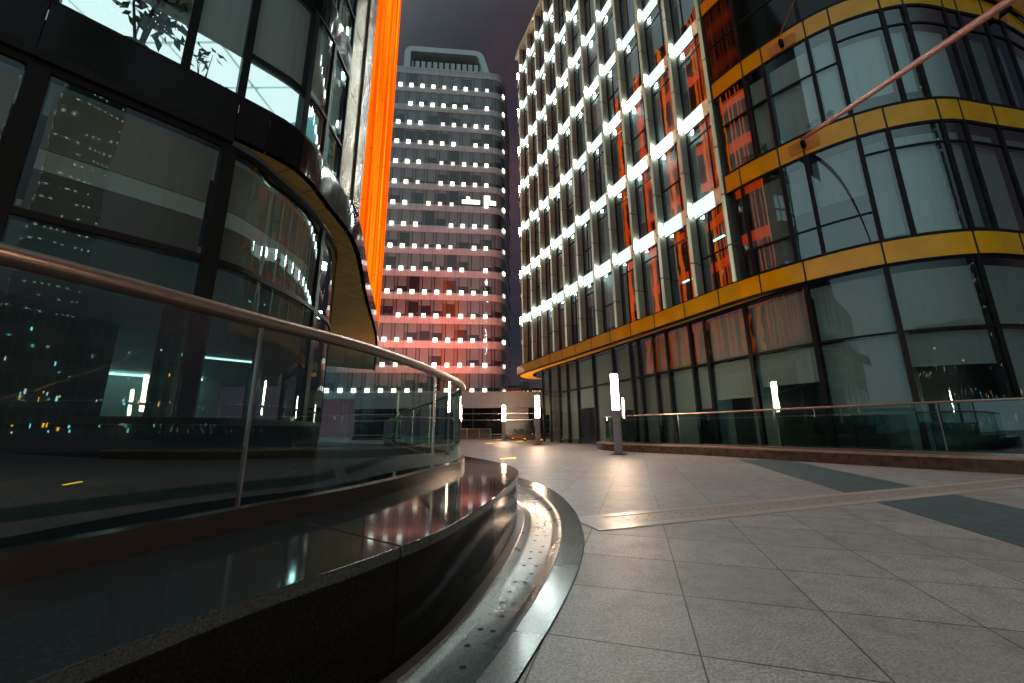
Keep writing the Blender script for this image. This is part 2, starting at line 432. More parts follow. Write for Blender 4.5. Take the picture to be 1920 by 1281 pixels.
# ------------------------------------------------------------------ setting
b = MB()
poly = D.path(0, D.len, 0, .25)
poly += [(-12,30),(-40,62),(70,62),(70,34),(6.6,34),(6.4,20.9)]
poly += RR.path(0, RR.len, .1, .5)
poly += [(70,-30),(70,-90),(-70,-90),(-70,-14)]
b.prism(poly, -.30, 0)
kind(b.build('plaza_ground', M['paving']), 'structure')
b = MB(); b.prism([(-150,-150),(150,-150),(150,170),(-150,170)], -4.3, -4.0, bottom=False, side=False)
kind(b.build('lower_ground', M['lower']), 'structure')
# dark paving band, laid 4 mm proud, along the paving grid
def grid(u, w): return (u*.9563+w*.2930, -u*.2930+w*.9563)
def band(w0, w1):
    m = MB(); m.prism([grid(2.746,w0),grid(4.026,w0),grid(4.026,w1),grid(2.746,w1)], .0005, .003)
    return kind(m.build('dark_paving_band', M['paving_dark']), 'structure')
# the perforated drain strip crosses it
ds = (.944, .330); dn = (-.330, .944)
def strip_pt(a, o): return (.68+ds[0]*a+dn[0]*o, 4.09+ds[1]*a+dn[1]*o)
def drain_strip():
    m = MB()
    m.prism([strip_pt(0,-.29),strip_pt(11.5,-.29),strip_pt(11.5,-.17),strip_pt(0,-.17)], .001, .008)
    m.prism([strip_pt(0,.17),strip_pt(11.5,.17),strip_pt(11.5,.29),strip_pt(0,.29)], .001, .008)
    m.prism([strip_pt(0,-.168),strip_pt(.32,-.168),strip_pt(.32,.168),strip_pt(0,.168)], .001, .008)
    m.prism([strip_pt(.322,-.168),strip_pt(11.5,-.168),strip_pt(11.5,.168),strip_pt(.322,.168)], .001, .0045, 1)
    for k in range(64):
        for o in ((-.07, .05) if k % 2 else (0.0, .09)):
            a = .5+k*.17+random.uniform(-.02,.02)
            c = strip_pt(a, o+random.uniform(-.02,.02))
            r = .014
            m.prism([(c[0]+r*math.cos(q*PI/4), c[1]+r*math.sin(q*PI/4)) for q in range(8)], .0046, .0055, 2, bottom=False, side=False)
    return kind(m.build('drain_strip', [M['strip'], M['strip_mid'], M['hole']]), 'structure')
M['strip'] = granite('drain_strip_granite', (.40, .36, .325), .3, .34, 150, .5, 0)
M['strip_mid'] = granite('drain_strip_slotted_granite', (.30, .265, .235), .35, .4, 150, .5, 0)
band(-3.0, 13.2)
drain_strip()
# curved polished drainage channel between bench and paving
def channel():
    prof = [(0,.012),(.12,.012),(.135,.004),(.16,.002),(.21,-.010),(.25,-.016),(.54,-.016),(.59,-.010),(.625,.002),(.66,.006),(.69,.008)]
    n = int(D.len/.16)
    m = MB(); rows = []
    for k in range(n+1):
        s = D.len*k/n; d = D.at(s); e = EDGE.at(EDGE.near(d.x, d.y))
        t = D.tan(s)
        rows.append((s, e, d))
    # smooth the inner feet
    E2 = []
    for k in range(n+1):
        q = [rows[j][1] for j in range(max(0,k-3), min(n,k+3)+1)]
        E2.append(sum(q, Vector((0,0)))/len(q))
    for k in range(n):
        s0, _, d0 = rows[k]; s1, _, d1 = rows[k+1]; e0, e1 = E2[k], E2[k+1]
        f = lambda e, d, w: e+(d-e)*w
        for j in range(len(prof)-1):
            (w0, z0), (w1, z1) = prof[j], prof[j+1]
            a, bb, c, dd = f(e0,d0,w0), f(e0,d0,w1), f(e1,d1,w1), f(e1,d1,w0)
            m.face([(a.x,a.y,z0),(bb.x,bb.y,z1),(c.x,c.y,z1),(dd.x,dd.y,z0)], [(s0,w0),(s0,w1),(s1,w1),(s1,w0)], 1 if j < 1 else 0, 3 <= j <= 7)
        a, bb, c, dd = f(e0,d0,.70), f(e0,d0,.995), f(e1,d1,.995), f(e1,d1,.70)
        m.face([(a.x,a.y,.010),(bb.x,bb.y,.010),(c.x,c.y,.010),(dd.x,dd.y,.010)], [(s0,.7),(s0,1),(s1,1),(s1,.7)], 2)
        a, bb, c, dd = f(e0,d0,.69), f(e0,d0,.70), f(e1,d1,.70), f(e1,d1,.69)
        m.face([(a.x,a.y,.003),(bb.x,bb.y,.003),(c.x,c.y,.003),(dd.x,dd.y,.003)], None, 3)
    k = 0; s = .4
    while s < D.len-6:
        i = min(n-1, int(s/D.len*n)); d = rows[i][2]; e = E2[i]
        w = .40+.055*(1 if k % 2 else -1)+random.uniform(-.025,.025)
        c = e+(d-e)*w; r = .015
        m.prism([(c.x+r*math.cos(q*PI/5), c.y+r*math.sin(q*PI/5)) for q in range(10)], -.016, -.0145, 3, bottom=False, side=False)
        k += 1; s += .115+random.uniform(-.012,.012)
    return kind(m.build('drainage_channel', [M['channel'], M['kerb'], M['border'], M['hole']]), 'structure')
channel()

# ------------------------------------------------------------------ granite bench (left) and railing
bench = tag(empty('granite_bench', (0, 4.5, 0)), 'curved black polished granite bench sweeping along the foot of the glass railing', 'bench')
bench.location = (0, 0, 0)
breaks = [0, EDGE.near(-1.0,.6), EDGE.near(-.46,1.72), EDGE.near(-.13,2.9), EDGE.near(.04,4.2), EDGE.near(-.02,5.2), EDGE.near(-.8,7.1), EDGE.near(-2.2,10.5), EDGE.near(-3.8,14.5), EDGE.len]
gbr = [0]+[None]*(len(breaks)-2)+[G.len]
for i in range(1, len(breaks)-1):
    e = EDGE.at(breaks[i]); gbr[i] = G.near(e.x-.25, e.y+.35 if e.y < 4 else e.y+.1)
for i in range(len(breaks)-1):
    a, c = breaks[i]+(.003 if i else 0), breaks[i+1]-.003
    ga, gc = gbr[i]+(.003 if i else 0), gbr[i+1]-.003
    m = MB()
    outer = EDGE.path(a, c, .012, .15); inner = G.path(ga, gc, -.13, .15)
    m.prism(outer+inner[::-1], .405, .45)
    o = m.build('seat_slab', M['granite_top'], bench)
    mod = o.modifiers.new('edge', 'BEVEL'); mod.width = .006; mod.segments = 2; mod.limit_method = 'ANGLE'; mod.angle_limit = math.radians(50)
    m = MB(); m.strip(EDGE, a, c, 0, .404, -.30, -.006, 0, .15)
    m.build('front_panel', M['granite_side'], bench)

rail = tag(empty('glass_railing'), 'curved glass railing with bronze handrail standing on the black granite bench', 'railing')
m = MB(); m.strip(G, 0, G.len, .4505, .545, -.045, .045, 0, .15); m.build('base_channel', M['base_metal'], rail)
gp = [0, 2.4, G.near(-1.32,1.99), G.near(-.775,3.9), G.near(-.85,6.2), G.near(-1.75,8.4), G.near(-2.7,10.8), G.near(-3.8,13.6), G.near(-5,17.2), G.near(-6.1,20.6), G.len]
for i in range(len(gp)-1):
    m = MB(); m.strip(G, gp[i]+.006, gp[i+1]-.006, .546, 1.44, 0, None, 0, .12)
    m.build('glass_panel', M['rail_glass'], rail)
for s in gp[1:-1]:
    m = MB(); p = G.at(s); m.box((p.x, p.y, .993), (.010, .022, .894), G.ang(s)); m.build('joint_clip', M['steel'], rail)
m = MB(); m.tube([(p[0], p[1], 1.468) for p in G.path(0, G.len, 0, .15)], .045, 16, 0, None, True, .8)
m.build('handrail', M['rail'], rail)

# right ledge and railing
ledge = tag(empty('stone_ledge'), 'low brown stone ledge along the foot of the far glass railing', 'ledge')
n = 9
for i in range(n):
    a, c = RR.len*i/n+.004, RR.len*(i+1)/n-.004
    m = MB(); m.strip(RR, a, c, 0, .255, -.12, .42, 0, .25); m.build('ledge_block', M['brown_stone'], ledge)
    m = MB(); m.strip(RR, a, c, .2555, .30, -.14, .45, 0, .25); m.build('cap_slab', M['brown_cap'], ledge)
rail2 = tag(empty('glass_railing'), 'glass railing with thin copper toned handrail on the low brown stone ledge', 'railing')
m = MB(); m.strip(RR, 0, RR.len, .3005, .36, -.04, .04, 0, .25); m.build('base_channel', M['steel'], rail2)
n = 14
for i in range(n):
    a, c = RR.len*i/n+.008, RR.len*(i+1)/n-.008
    m = MB(); m.strip(RR, a, c, .361, 1.40, 0, None, 0, .2); m.build('glass_panel', M['rail_glass'], rail2)
    if i and i % 2 == 0:
        p = RR.at(a); m = MB(); m.box((p.x, p.y, .88), (.022, .03, 1.03), RR.ang(a)); m.build('post', M['steel'], rail2)
m = MB(); m.tube([(p[0], p[1], 1.42) for p in RR.path(0, RR.len, 0, .3)], .028, 12); m.build('handrail', M['rail'], rail2)

# ------------------------------------------------------------------ generic window on a curved wall
def window(C, s0, s1, z0, z1, off, parent, gmat, rows=(), blinds=(), fw=.05, dep=.10, splits=(), boff=-.16, name='window'):
    """frame (part) > glass_pane, blind (sub-parts). rows: transom heights; blinds: (sa, sb, za, zb, material)"""
    m = MB(); h = fw/2
    m.strip(C, s0, s0+fw, z0, z1, off-dep, off+.035)
    m.strip(C, s1-fw, s1, z0, z1, off-dep, off+.035)
    for z in [z0]+list(rows)+[z1-fw]:
        m.strip(C, s0+fw, s1-fw, z, z+fw, off-dep, off+.03)
    for s in splits:
        m.strip(C, s-h, s+h, z0+fw, z1-fw, off-dep, off+.032)
    fr = m.build(name, M['frame'], parent)
    g = MB(); g.strip(C, s0+fw*.5, s1-fw*.5, z0+fw*.5, z1-fw*.5, off, None, 0, .2)
    g.build('glass_pane', gmat, fr)
    for (sa, sb, za, zb, bm) in blinds:
        q = MB(); q.strip(C, sa, sb, za, zb, off+boff-.012, off+boff, 0, .25)
        q.strip(C, sa, sb, za-.035, za-.0005, off+boff-.022, off+boff+.012, 0, .25)
        q.build('blind', bm, fr)
    return fr

# ------------------------------------------------------------------ right building
rb = tag(empty('office_building', (0,0,0)), 'curved office block with yellow bands, pale gold fins and glaring white facade lights', 'building')
FL = [5.4+4.2*k for k in range(9)]           # floor lines 5.4 ... 39
FIN0 = R.near(8.15, 13.46); NF = 11; FS = 1.752
ROOF = 37.4
fin_s = [FIN0-FS*i for i in range(NF+1)]
seen = [4,5,5,6,6,7,7,8,8,8,8]
# fins
for i, s in enumerate(fin_s):
    m = MB()
    p0 = R.off(s, -.19); m.box((p0[0], p0[1], (6.1+ROOF)/2), (.075, .40, ROOF-6.1), R.ang(s))
    fo = m.build('fin', M['fin'], rb)
    m = MB(); p1 = R.off(s, .037); m.box((p1[0], p1[1], (6.1+ROOF)/2), (.115, .05, ROOF-6.1), R.ang(s)); m.build('painted_glow_cover', M['fin_cover'], fo)
for i in range(NF):
    sa, sb = fin_s[i+1]+.045, fin_s[i]-.045
    w = sb-sa
    for k in range(seen[i]):
        z0 = 6.05 if k == 0 else FL[k]+.7
        z1 = FL[k+1]
        v = random.random()
        zb = z0+random.choice([.0, .0, .4, .9, 1.5, 2.2])+.08
        bm = random.choice([M['blind2'], M['blind3'], M['blind'], M['blind_dark']])
        split = sa+w*(.66 if (i+k) % 3 else .34)
        tz = z1-(.62 if (i*7+k) % 4 else 1.9)
        bl = [(sa+.06, split-.03, zb, z1-.06, bm)] if v < .85 else []
        if random.random() < .6: bl.append((split+.03, sb-.06, z0+random.choice([.1, .8, 1.6]), z1-.06, bm))
        window(R, sa, sb, z0, z1, -.42, rb, M['glass_up'], (tz,), bl, .045, .08, (split,))
        if k >= 1:
            m = MB(); j = sa+w*.64
            m.strip(R, j+.01, sb, FL[k]+.003, FL[k]+.697, -.46, -.33)
            m.strip(R, j-.0095, j+.0095, FL[k]+.003, FL[k]+.697, -.46, -.345)
            m.build('spandrel', M['spandrel'], rb)
            m = MB(); m.strip(R, sa, j-.01, FL[k]+.003, FL[k]+.697, -.46, -.335); lv = random.choice(['','','_dim','_hot']); m.build('light_panel', M['panel_lamp'+lv], rb)
            # washer fixture on the near face of the far fin
            s = fin_s[i+1]+.095
            p = R.off(s, -.10)
            m = MB(); m.box((p[0], p[1], FL[k]+.34), (.045, .12, .52), R.ang(s)); m.build('wall_light', M['wall_lamp'+lv], rb)
# what lies above the frame
m = MB()
for i in range(NF):
    if seen[i] < 8:
        m.strip(R, fin_s[i+1]+.045, fin_s[i]-.045, FL[seen[i]]+.002, ROOF-.7, -.42, None, 0, .9)
o = m.build('window', M['fascia'], rb); kind(o, 'stuff')
# far rounded end beyond the fins: slim lit strips seen edge-on
s_end = fin_s[-1]-.045
for k in range(8):
    z0 = 6.05 if k == 0 else FL[k]+.7
    window(R, s_end-2.0, s_end, z0, FL[k+1], -.42, rb, M['glass_up'], (), [], .06, .1)
    if k:
        m = MB(); m.strip(R, s_end-2.0, s_end, FL[k]+.003, FL[k]+.697, -.46, -.33); m.build('spandrel', M['spandrel'], rb)
        s = s_end-.9; p = R.off(s, -.20); m = MB(); m.box((p[0], p[1], FL[k]+.35), (.10, .16, .6), R.ang(s)); m.build('wall_light', M['wall_lamp'], rb)
m = MB(); m.strip(R, 2.2, s_end-2.0, 6.1, ROOF, -1.0, -.62); m.build('end_wall', M['frame'], rb)
m = MB(); m.strip(R, s_end-1.2, R.len, ROOF, ROOF+.35, -.6, .02, 0, .6); m.build('parapet', M['spandrel'], rb)
# yellow bands with panel joints
def yband(z0, z1, s0, s1, mat, joints, off=0.0, back=-.30, jm='joint'):
    m = MB(); m.strip(R, s0, s1, z0, z1, back, off, 0, .25)
    o = m.build('spandrel_band', mat, rb)
    for s in joints:
        q = MB(); q.strip(R, s-.02, s+.02, z0-.004, z1+.004, off+.0005, off+.012, 0, .1); q.build('joint_cover', M[jm], o)
    for zz in (z0-.03, z1-.0):
        q = MB(); q.strip(R, s0, s1, zz, zz+.03, back+.02, off+.016, 0, .3); q.build('trim', M['frame'], o)
st2 = [27.98, 28.48, 29.76, 30.46, 31.78, 32.47, 33.78, 34.47, 35.75, 37.2, 38.9, 40.6]
st3 = [27.88, 29.11, 29.78, 31.09, 31.75, 33.03, 33.65, 35.03, 35.61, 36.68, 37.54, 39.2, 41]
yband(5.4, 6.05, 3.0, R.near(8.25,13.3), M['olive'], [11.3,13.0,14.8,16.5,18.3,20.1,21.8,23.5,25.3,27.0])
yband(5.4, 6.05, R.near(8.25,13.3), R.len, M['yellow'], [28.6, 29.9, 31.75, 33.75, 35.2, 37.2, 39.5])
yband(9.6, 10.3, FIN0+.15, R.len, M['yellow'], st2[1:])
yband(13.85, 14.55, FIN0+.15, R.len, M['yellow'], st3[1:])
yband(18.05, 18.7, FIN0+.15, R.len, M['yellow'], [29.1, 31, 33, 35, 37, 39])
# glazing of the curved end, storey by storey
B1, B2, B3, BD = M['blind'], M['blind2'], M['blind3'], M['blind_dark']
for i in range(len(st2)-1):
    a, c = st2[i]+(.15 if i == 0 else 0), st2[i+1]
    low = c < 31
    drop = {0:6.2, 1:6.2, 2:7.75, 3:7.75, 4:6.3, 5:6.25, 6:6.3, 7:6.25}.get(i, 6.6)
    window(R, a, c, 6.08, 9.57, -.02, rb, M['glass'], ((7.0,) if i < 4 else (8.85,)), [(a+.10, c-.08, drop, 9.3, (M['blind_mid'], M['blind_mid'], M['blind_mid'], M['blind_low1'], M['blind_mid'], B3, M['blind_mid'], M['blind_mid'], BD)[i % 9])], .055, .12)
for i in range(len(st3)-1):
    a, c = st3[i]+(.15 if i == 0 else 0), st3[i+1]
    drop = {4:10.9, 5:10.8, 6:10.4}.get(i, 10.4)
    window(R, a, c, 10.33, 13.82, -.02, rb, M['glass'], ((12.35,) if i < 4 else (13.1,)), [(a+.10, c-.08, drop, 13.0 if i >= 4 else 13.45, (B2, B2, B1, B1, B1, B1, B1, B3, BD, BD)[i % 10])], .055, .12)
for i, (a, c) in enumerate(((FIN0+.15,29.1),(29.1,31),(31,33),(33,35),(35,37))):
    window(R, a, c, 14.58, 18.02, -.02, rb, M['fascia'], (16.2,), [], .055, .12)
# ground storey
st1 = [6.6, 7.76, 9.14, 10.3, 11.56, 13.48, 15.57, 17.13, 17.8, 18.96, 19.85, 21.25, 22.07, 23.94, 26.07, 27.99, 29.98, 32.0, 34.0, 36.5, 39]
drops = [2.0, 3.5, .3, .3, 2.2, .3, 1.9, .3, .3, 1.6, .3, 1.7, 2.0, 2.3, 1.25, 2.5, .05, .1, .2, 1.0]
for i in range(len(st1)-1):
    a, c = st1[i], st1[i+1]
    bl = [(a+.10, c-.09, 3.48, 5.15, (M['blind_low2'], M['blind_low1'], M['blind_mid'])[i % 3] if i < 13 else (M['blind_low2'] if i % 2 else M['blind_low1'])), (a+.10, c-.09, drops[i], 3.37, (M['blind_low2'], M['blind_low1'], M['blind_low1'])[i % 3] if i < 14 else M['blind_low1'])]
    window(RL, a, c, -.05, 5.38, -.02, rb, M['glass_low'], (3.4,), bl, .06, .14)
m = MB(); m.strip(RL, 0, 39, -4.0, -.051, -.3, -.02, 0, .5); m.build('basement_wall', M['fascia'], rb)
# soffit under the lowest band
so, si = R.near(.75,31.8)-6.5, R.near(9.1,11.9)
poly = R.path(3.2, si, -.02, .3)+RL.path(.3, RL.near(9.3,12.0), -.05, .3)[::-1]
m = MB(); m.prism(poly, 5.401, 5.46, side=False, top=False)
o = m.build('soffit', M['soffit'], rb)
# interiors: dark partition set back behind the glass, slabs at each floor
m = MB(); m.strip(R, 4.0, R.len, 5.9, ROOF-.2, -1.5, -1.4, 0, .5); 
for k in range(44):
    m.strip(RL, .4+.92*k, .4+.92*(k+1)-(.0 if k % 3 else .05), -.05, 5.3, -1.75-.02*(k % 2), -1.6-.02*(k % 2), random.choice([0,0,0,1,1,2]), .5)
m.build('inner_partition', [M['room'], M['blind_low'], M['blind_low1']], rb)
for k in range(9):
    m = MB(); m.strip(R, 4.0, R.len, FL[k]+.30 if k else 5.5, FL[k]+.55 if k else 5.75, -1.39, -.50, 0, .5); m.build('floor_slab', M['room'], rb)
# dark office bits seen under the raised blinds: lit ceiling strips
for (s, z, ln) in ((24.6, 3.25, .5), (26.9, 3.2, .35), (20.6, 1.9, .4), (22.7, 2.3, .4)):
    m = MB(); m.strip(RL, s, s+ln, z, z+.04, -1.1, -1.0); m.build('office_light', M['dot_teal'] if ln < .45 else M['dot'], rb)
for (s, z, ln) in ((26.2, 8.6, .55), (24.4, 7.4, .5), (27.0, 6.3, .45), (22.8, 7.2, .3)):
    m = MB(); m.strip(R, s, s+ln, z, z+.035, -1.1, -1.0); m.build('office_light', M['dot_teal'], rb)
# louvred screen above the third band
m = MB(); m.strip(R, 35.7, 42, 14.56, 18.0, .04, .07, 0, .5); scr = m.build('louvre_screen', M['frame'], rb)
q = MB()
for k in range(30): q.strip(R, 35.7, 42, 14.6+.115*k, 14.665+.115*k, .0705, .14, 0, .6)
q.build('louvre_blade', M['soffit'], scr)

# strut pole, anchor brackets, stay cable
def anchor(s, z, label):
    a = R.ang(s); p = R.off(s, .0)
    e = tag(empty('anchor_bracket', (p[0], p[1], z), a), label, 'bracket', 'anchor brackets on the yellow bands')
    for sx in (-.22, .22):
        m = MB()
        m.face([(sx-.17,-.03,-.16),(sx+.17,-.03,-.16),(sx+.17,-.13,.16),(sx-.17,-.13,.16)])
        m.face([(sx-.17,-.13,.16),(sx+.17,-.13,.16),(sx+.17,-.02,.17),(sx-.17,-.02,.17)])
        m.face([(sx-.17,-.13,.16),(sx-.17,-.02,.17),(sx-.17,-.03,-.16)]); m.face([(sx+.17,-.02,.17),(sx+.17,-.13,.16),(sx+.17,-.03,-.16)])
        m.build('plate', M['bracket_plate'], e)
    m = MB(); m.box((0,-.14,0), (.12,.24,.16)); m.box((0,-.29,0), (.05,.10,.10)); m.build('clevis', M['frame'], e)
    return e
M['bracket_plate'] = surf('amber_bracket_plate', (.55, .22, .025), .35, 0, .1, 4)
anchor(30.44, 14.05, 'small amber bracket holding the thin stay cable on the third yellow band')
anchor(30.50, 9.93, 'small amber bracket at the lower end of the thick brown pole')
anchor(37.34, 14.0, 'small amber bracket below the slatted louvre screen')
p = R.off(30.50, .42)
A = Vector((p[0], p[1], 9.93)); Bv = Vector((7.91, 5.17, 7.53)); dd = (Bv-A)
end = A+dd*(9.93/ -dd.z)
pole = tag(empty('strut_pole', (end.x, end.y, 0)), 'thick rust brown pole slanting from the yellow band out over the plaza', 'pole')
loc = Vector((end.x, end.y, 0))
m = MB(); m.tube([A-loc+dd.normalized()*.55, end-loc], .068, 16); m.build('pole_shaft', M['pole'], pole)
m = MB(); m.tube([A-loc, A-loc+dd.normalized()*.3, A-loc+dd.normalized()*.55], .03, 12, 0, .068); m.build('pole_cone', M['pole'], pole)
p = R.off(30.44, .40)
m = MB(); m.tube([(p[0],p[1],14.1),(9.7,8.2,16.2),(9.75,4.2,19.6)], .022, 8)
tag(m.build('stay_cable', M['cable']), 'thin steel stay cable rising from the third yellow band', 'cable')

# ------------------------------------------------------------------ left building
lb = tag(empty('office_building', (0,0,0)), 'dark curved glass block with a lit upstairs room and glowing orange end wall', 'building')
SM = L.near(-4.33, 5.23)          # the main mullion
# fascia
fs = [0, 3, 6, 8, 9.96, SM, 12.4, 12.95, 13.6, 14.4, 15.5, 16.8, 18.2, 19.6, 21.2, 23, 25, 27.5, L.len]
for i in range(len(fs)-1):
    m = MB(); m.strip(L, fs[i]+.004, fs[i+1]-.004, 5.4, 6.1, -.12, 0, 0, .2)
    m.build('fascia_panel', M['fascia'] if fs[i] < 14.3 else M['fascia_grey'] if 'fascia_grey' in M else M['fascia'], lb)
m = MB(); m.strip(L, 0, SM, 5.28, 5.398, -.10, .03, 0, .2); m.build('fascia_trim', M['frame'], lb)
# gold soffit of the overhang, with its tile joints
def soffit_tiles():
    t = NT('gold_soffit_tiles'); geo = t.n("ShaderNodeNewGeometry").outputs["Position"]
    v = t.map(geo, (1,1,1), (0,0,math.radians(18)))
    sep = t.n("ShaderNodeSeparateXYZ"); t.l(v, sep.inputs[0])
    fu = t.math("FRACT", t.math("DIVIDE", t.math("ADD", sep.outputs[0], 50), .42)); fv = t.math("FRACT", t.math("DIVIDE", t.math("ADD", sep.outputs[1], 50), .62))
    ln = t.math("MAXIMUM", t.math("LESS_THAN", fu, .035), t.math("LESS_THAN", fv, .03))
    f = t.noise(geo, 1.4, 4)
    c = t.ramp(f, [(.3, (.40, .30, .09)), (.7, (.52, .40, .14))])
    return t.done(t.bsdf(t.mix(ln, c, (.03, .022, .01)), .3, 0))
M['soffit_tile'] = soffit_tiles()
poly = L.path(SM, L.len-.4, -.01, .2)+[(-14,27),(-12,20.5)]+L0.path(L0.near(-4.36,5.29), L0.near(-11,19), -.06, .2)[::-1]
m = MB(); m.prism(poly, 5.40, 5.46, top=False, side=False); m.build('soffit', M['soffit_tile'], lb)
# lower wall
def s0(x, y): return L0.near(x, y)
lw = [4.0, 7.2, L0.near(-5.67,3.82), L0.near(-4.37,5.26), L0.near(-4.08,7.8), L0.near(-4.75,9.9), L0.near(-5.7,11.5), L0.near(-8,15), L0.near(-11,19)]
for i in range(len(lw)-1):
    a, c = lw[i]+(.0), lw[i+1]
    bl = [(a+.14, c-.14, 4.30, 5.10, BD)] if i < 4 else []
    if i < 4: bl.append((a+.14, c-.14, 4.02, 4.26, M['blind3'])); bl.append((a+.14, c-.14, 3.40, 3.98, M['blind_low']))
    fr = window(L0, a, c, 1.0, 5.27, -.03, lb, M['glass_left'], (3.30,), bl, .09, .16)
    m = MB(); m.strip(L0, a+.003, c-.003, -4.0, .995, -.16, -.02, 0, .2); m.build('sill_wall', M['fascia'], lb)
# ceiling void behind the upper row of the lower wall + lobby
m = MB(); m.prism(L0.path(3.8, L0.len-.5, -.30, .4)+[(-24,24),(-24,-1)], 3.52, 3.60); m.build('lobby_ceiling', M['ceiling'], lb)
m = MB(); m.prism(L0.path(3.8, L0.len-.5, -.30, .4)+[(-24,24),(-24,-1)], .2, .28); m.build('lobby_floor', M['pale_wall'], lb)
m = MB()
m.prism([(-21.5,14.5),(-21.3,14.4),(-15.3,20.6),(-15.5,20.8)], .28, 3.5); m.build('lobby_wall', M['pale_wall'], lb)
for k, (t0, t1) in enumerate(((.36,.44),(.60,.66))):
    q = [(-21.28+5.97*t0, 14.385+6.17*t0),(-21.28+5.97*t1, 14.385+6.17*t1)]
    m = MB(); m.prism([q[0], (q[0][0]+.04,q[0][1]-.04), (q[1][0]+.04,q[1][1]-.04), q[1]], .3, 3.3); m.build('lobby_door', M['door_green'] if 'door_green' in M else M['pale_wall'], lb)
m = MB(); m.box((-17.6, 17.0, 3.42), (6.5, .16, .10), math.atan2(6.17, 5.97)); m.build('cove_light', M['lobby_light'], lb)
for (x, y) in ((-13.2, 9.4), (-10.6, 14.2)):
    m = MB(); m.box((x, y, 3.49), (1.8, .14, .04), .8); m.build('ceiling_light', M['lobby_light'], lb)
m = MB(); m.tube([(-7.15,8.3,.28),(-7.15,8.3,3.51)], .42, 24, cap=False); m.build('lobby_column', M['dark_stone'], lb)
m = MB(); m.prism([(-9.6,5.6),(-9.4,5.4),(-9.75,9.4),(-9.95,9.4)], .28, 3.5); m.prism([(-9.8,4.0),(-9.6,4.0),(-9.42,5.39),(-9.62,5.59)], .28, 3.5); m.build('stone_screen', M['dark_stone'], lb)
m = MB(); m.prism([(-6.6,9.8),(-6.4,9.7),(-8.5,13.2),(-8.7,13.2)], .28, 3.5); m.build('lobby_partition', M['dark_stone'], lb)
m = MB(); m.strip(L0, 4.0, L0.near(-4.75,9.9), 3.61, 5.26, -1.3, -1.2, 0, .3); m.build('bulkhead', M['room'], lb)
m = MB(); m.strip(L0, L0.near(-7.6,14.4), L0.len, .3, 5.26, -1.6, -1.5, 0, .5); m.build('rear_partition', M['room'], lb)
# upper storeys
LZ = [(6.1, 8.9), (9.6, 13.1), (13.8, 17.3), (18.0, 21.5)]
us = [5.0, 7.6, 9.96, 11.25, SM, 12.95, 13.62, 14.42]
for k, (z0, z1) in enumerate(LZ):
    for i in range(len(us)-1):
        if k and us[i+1] < 11.5: continue
        a, c = us[i], us[i+1]
        bl = [(a+.05, c-.05, 7.0 if i < 5 else 7.35, z1-.06, B3)] if k == 0 else [(a+.08, c-.08, z0+1.0+.5*((i*3+k) % 3), z1-.1, BD)]
        window(L, a, c, z0, z1, -.03, lb, M['glass_left'], ((6.98,) if k == 0 and i >= 4 else (z0+.9,) if k else ()), bl, .055 if i != 3 else .055, .13, (), -.10)
    if k:
        m = MB(); m.strip(L, 11, 14.42, z0-.7, z0-.002, -.15, 0, 0, .2); m.build('fascia_panel', M['fascia'], lb)
# the lit room upstairs
room = L.path(6.0, 15.2, -.24, .3)+[(-7.2,9.6),(-11,6.5),(-11,2)]
m = MB(); m.prism(room, 5.75, 6.0); m.build('room_floor', M['ceiling'], lb)
m = MB(); m.prism(room, 8.92, 9.1); m.build('room_ceiling', M['ceiling'], lb)
for ix in range(6):
    for iy in range(7):
        x, y = -10.0+1.12*ix, 1.6+1.12*iy
        sl = L.near(x, y); pl_ = L.at(sl); tl = L.tan(sl)
        if (x-pl_.x)*tl.y-(y-pl_.y)*tl.x > -.95 or y > 9.2+.27*(-4.1-x) or (y > 6.2 and x < -9.0): continue
        m = MB(); m.box((x, y, 8.87), (1.02, 1.02, .05)); m.build('ceiling_light', M['office_light'], lb)
m = MB(); m.prism([(-10.9,2.0),(-10.7,2.0),(-10.7,6.45),(-10.9,6.55)], 6.0, 8.8); m.prism([(-10.69,6.5),(-7.2,9.3),(-7.25,9.45),(-10.8,6.62)], 6.0, 8.8); m.prism([(-7.19,9.3),(-4.1,8.2),(-4.15,8.32),(-7.2,9.45)], 6.0, 8.8); m.build('room_wall', M['room_teal'], lb)
# bronze pier in panels, then the orange fins
for (z0, z1) in ((6.1, 8.6), (8.63, 10.4), (10.43, 14.6), (14.63, 18.5), (18.53, 24), (24.03, 37)):
    m = MB(); m.strip(L, 14.46, 15.10, z0, z1, -.35, -.02, 0, .2); m.strip(L, 15.12, 15.74, z0, z1, -.35, .03, 0, .2); m.build('pier_panel', M['bronze'], lb)
m = MB(); m.strip(L, 15.1, 15.12, 6.1, 37, -.34, -.1); m.build('pier_joint', M['joint'], lb)
s = 15.9; i = 0
while s < L.len-.3:
    m = MB(); p = L.off(s, -.20); m.box((p[0], p[1], (6.12+37)/2), (.09, .38, 37-6.12), L.ang(s))
    m.build('lit_fin', M['orange1'] if i % 3 else M['orange2'], lb)
    s += .92 if i % 2 else .62; i += 1
m = MB(); m.strip(L, 15.76, L.len, 6.12, 37, -.55, -.50, 0, .5); m.build('dark_glazing', M['fascia'], lb)
for k in range(8):
    z = 9.4+3.6*k
    m = MB(); m.strip(L, 15.78, L.len, z, z+.8, -.495, -.42, 0, .5); m.build('lit_spandrel', M['orange3'], lb)  # orange light on the spandrel is put in as emission
m = MB(); m.prism(L.path(0, L.len, -.36, .6)+[(-30,30),(-30,-5)], 37.0, 37.3); m.build('roof_slab', M['frame'], lb)
m = MB(); m.strip(L, 0, 15.7, 21.6, 37, -.4, -.3, 0, .6); m.build('upper_wall', M['fascia'], lb)

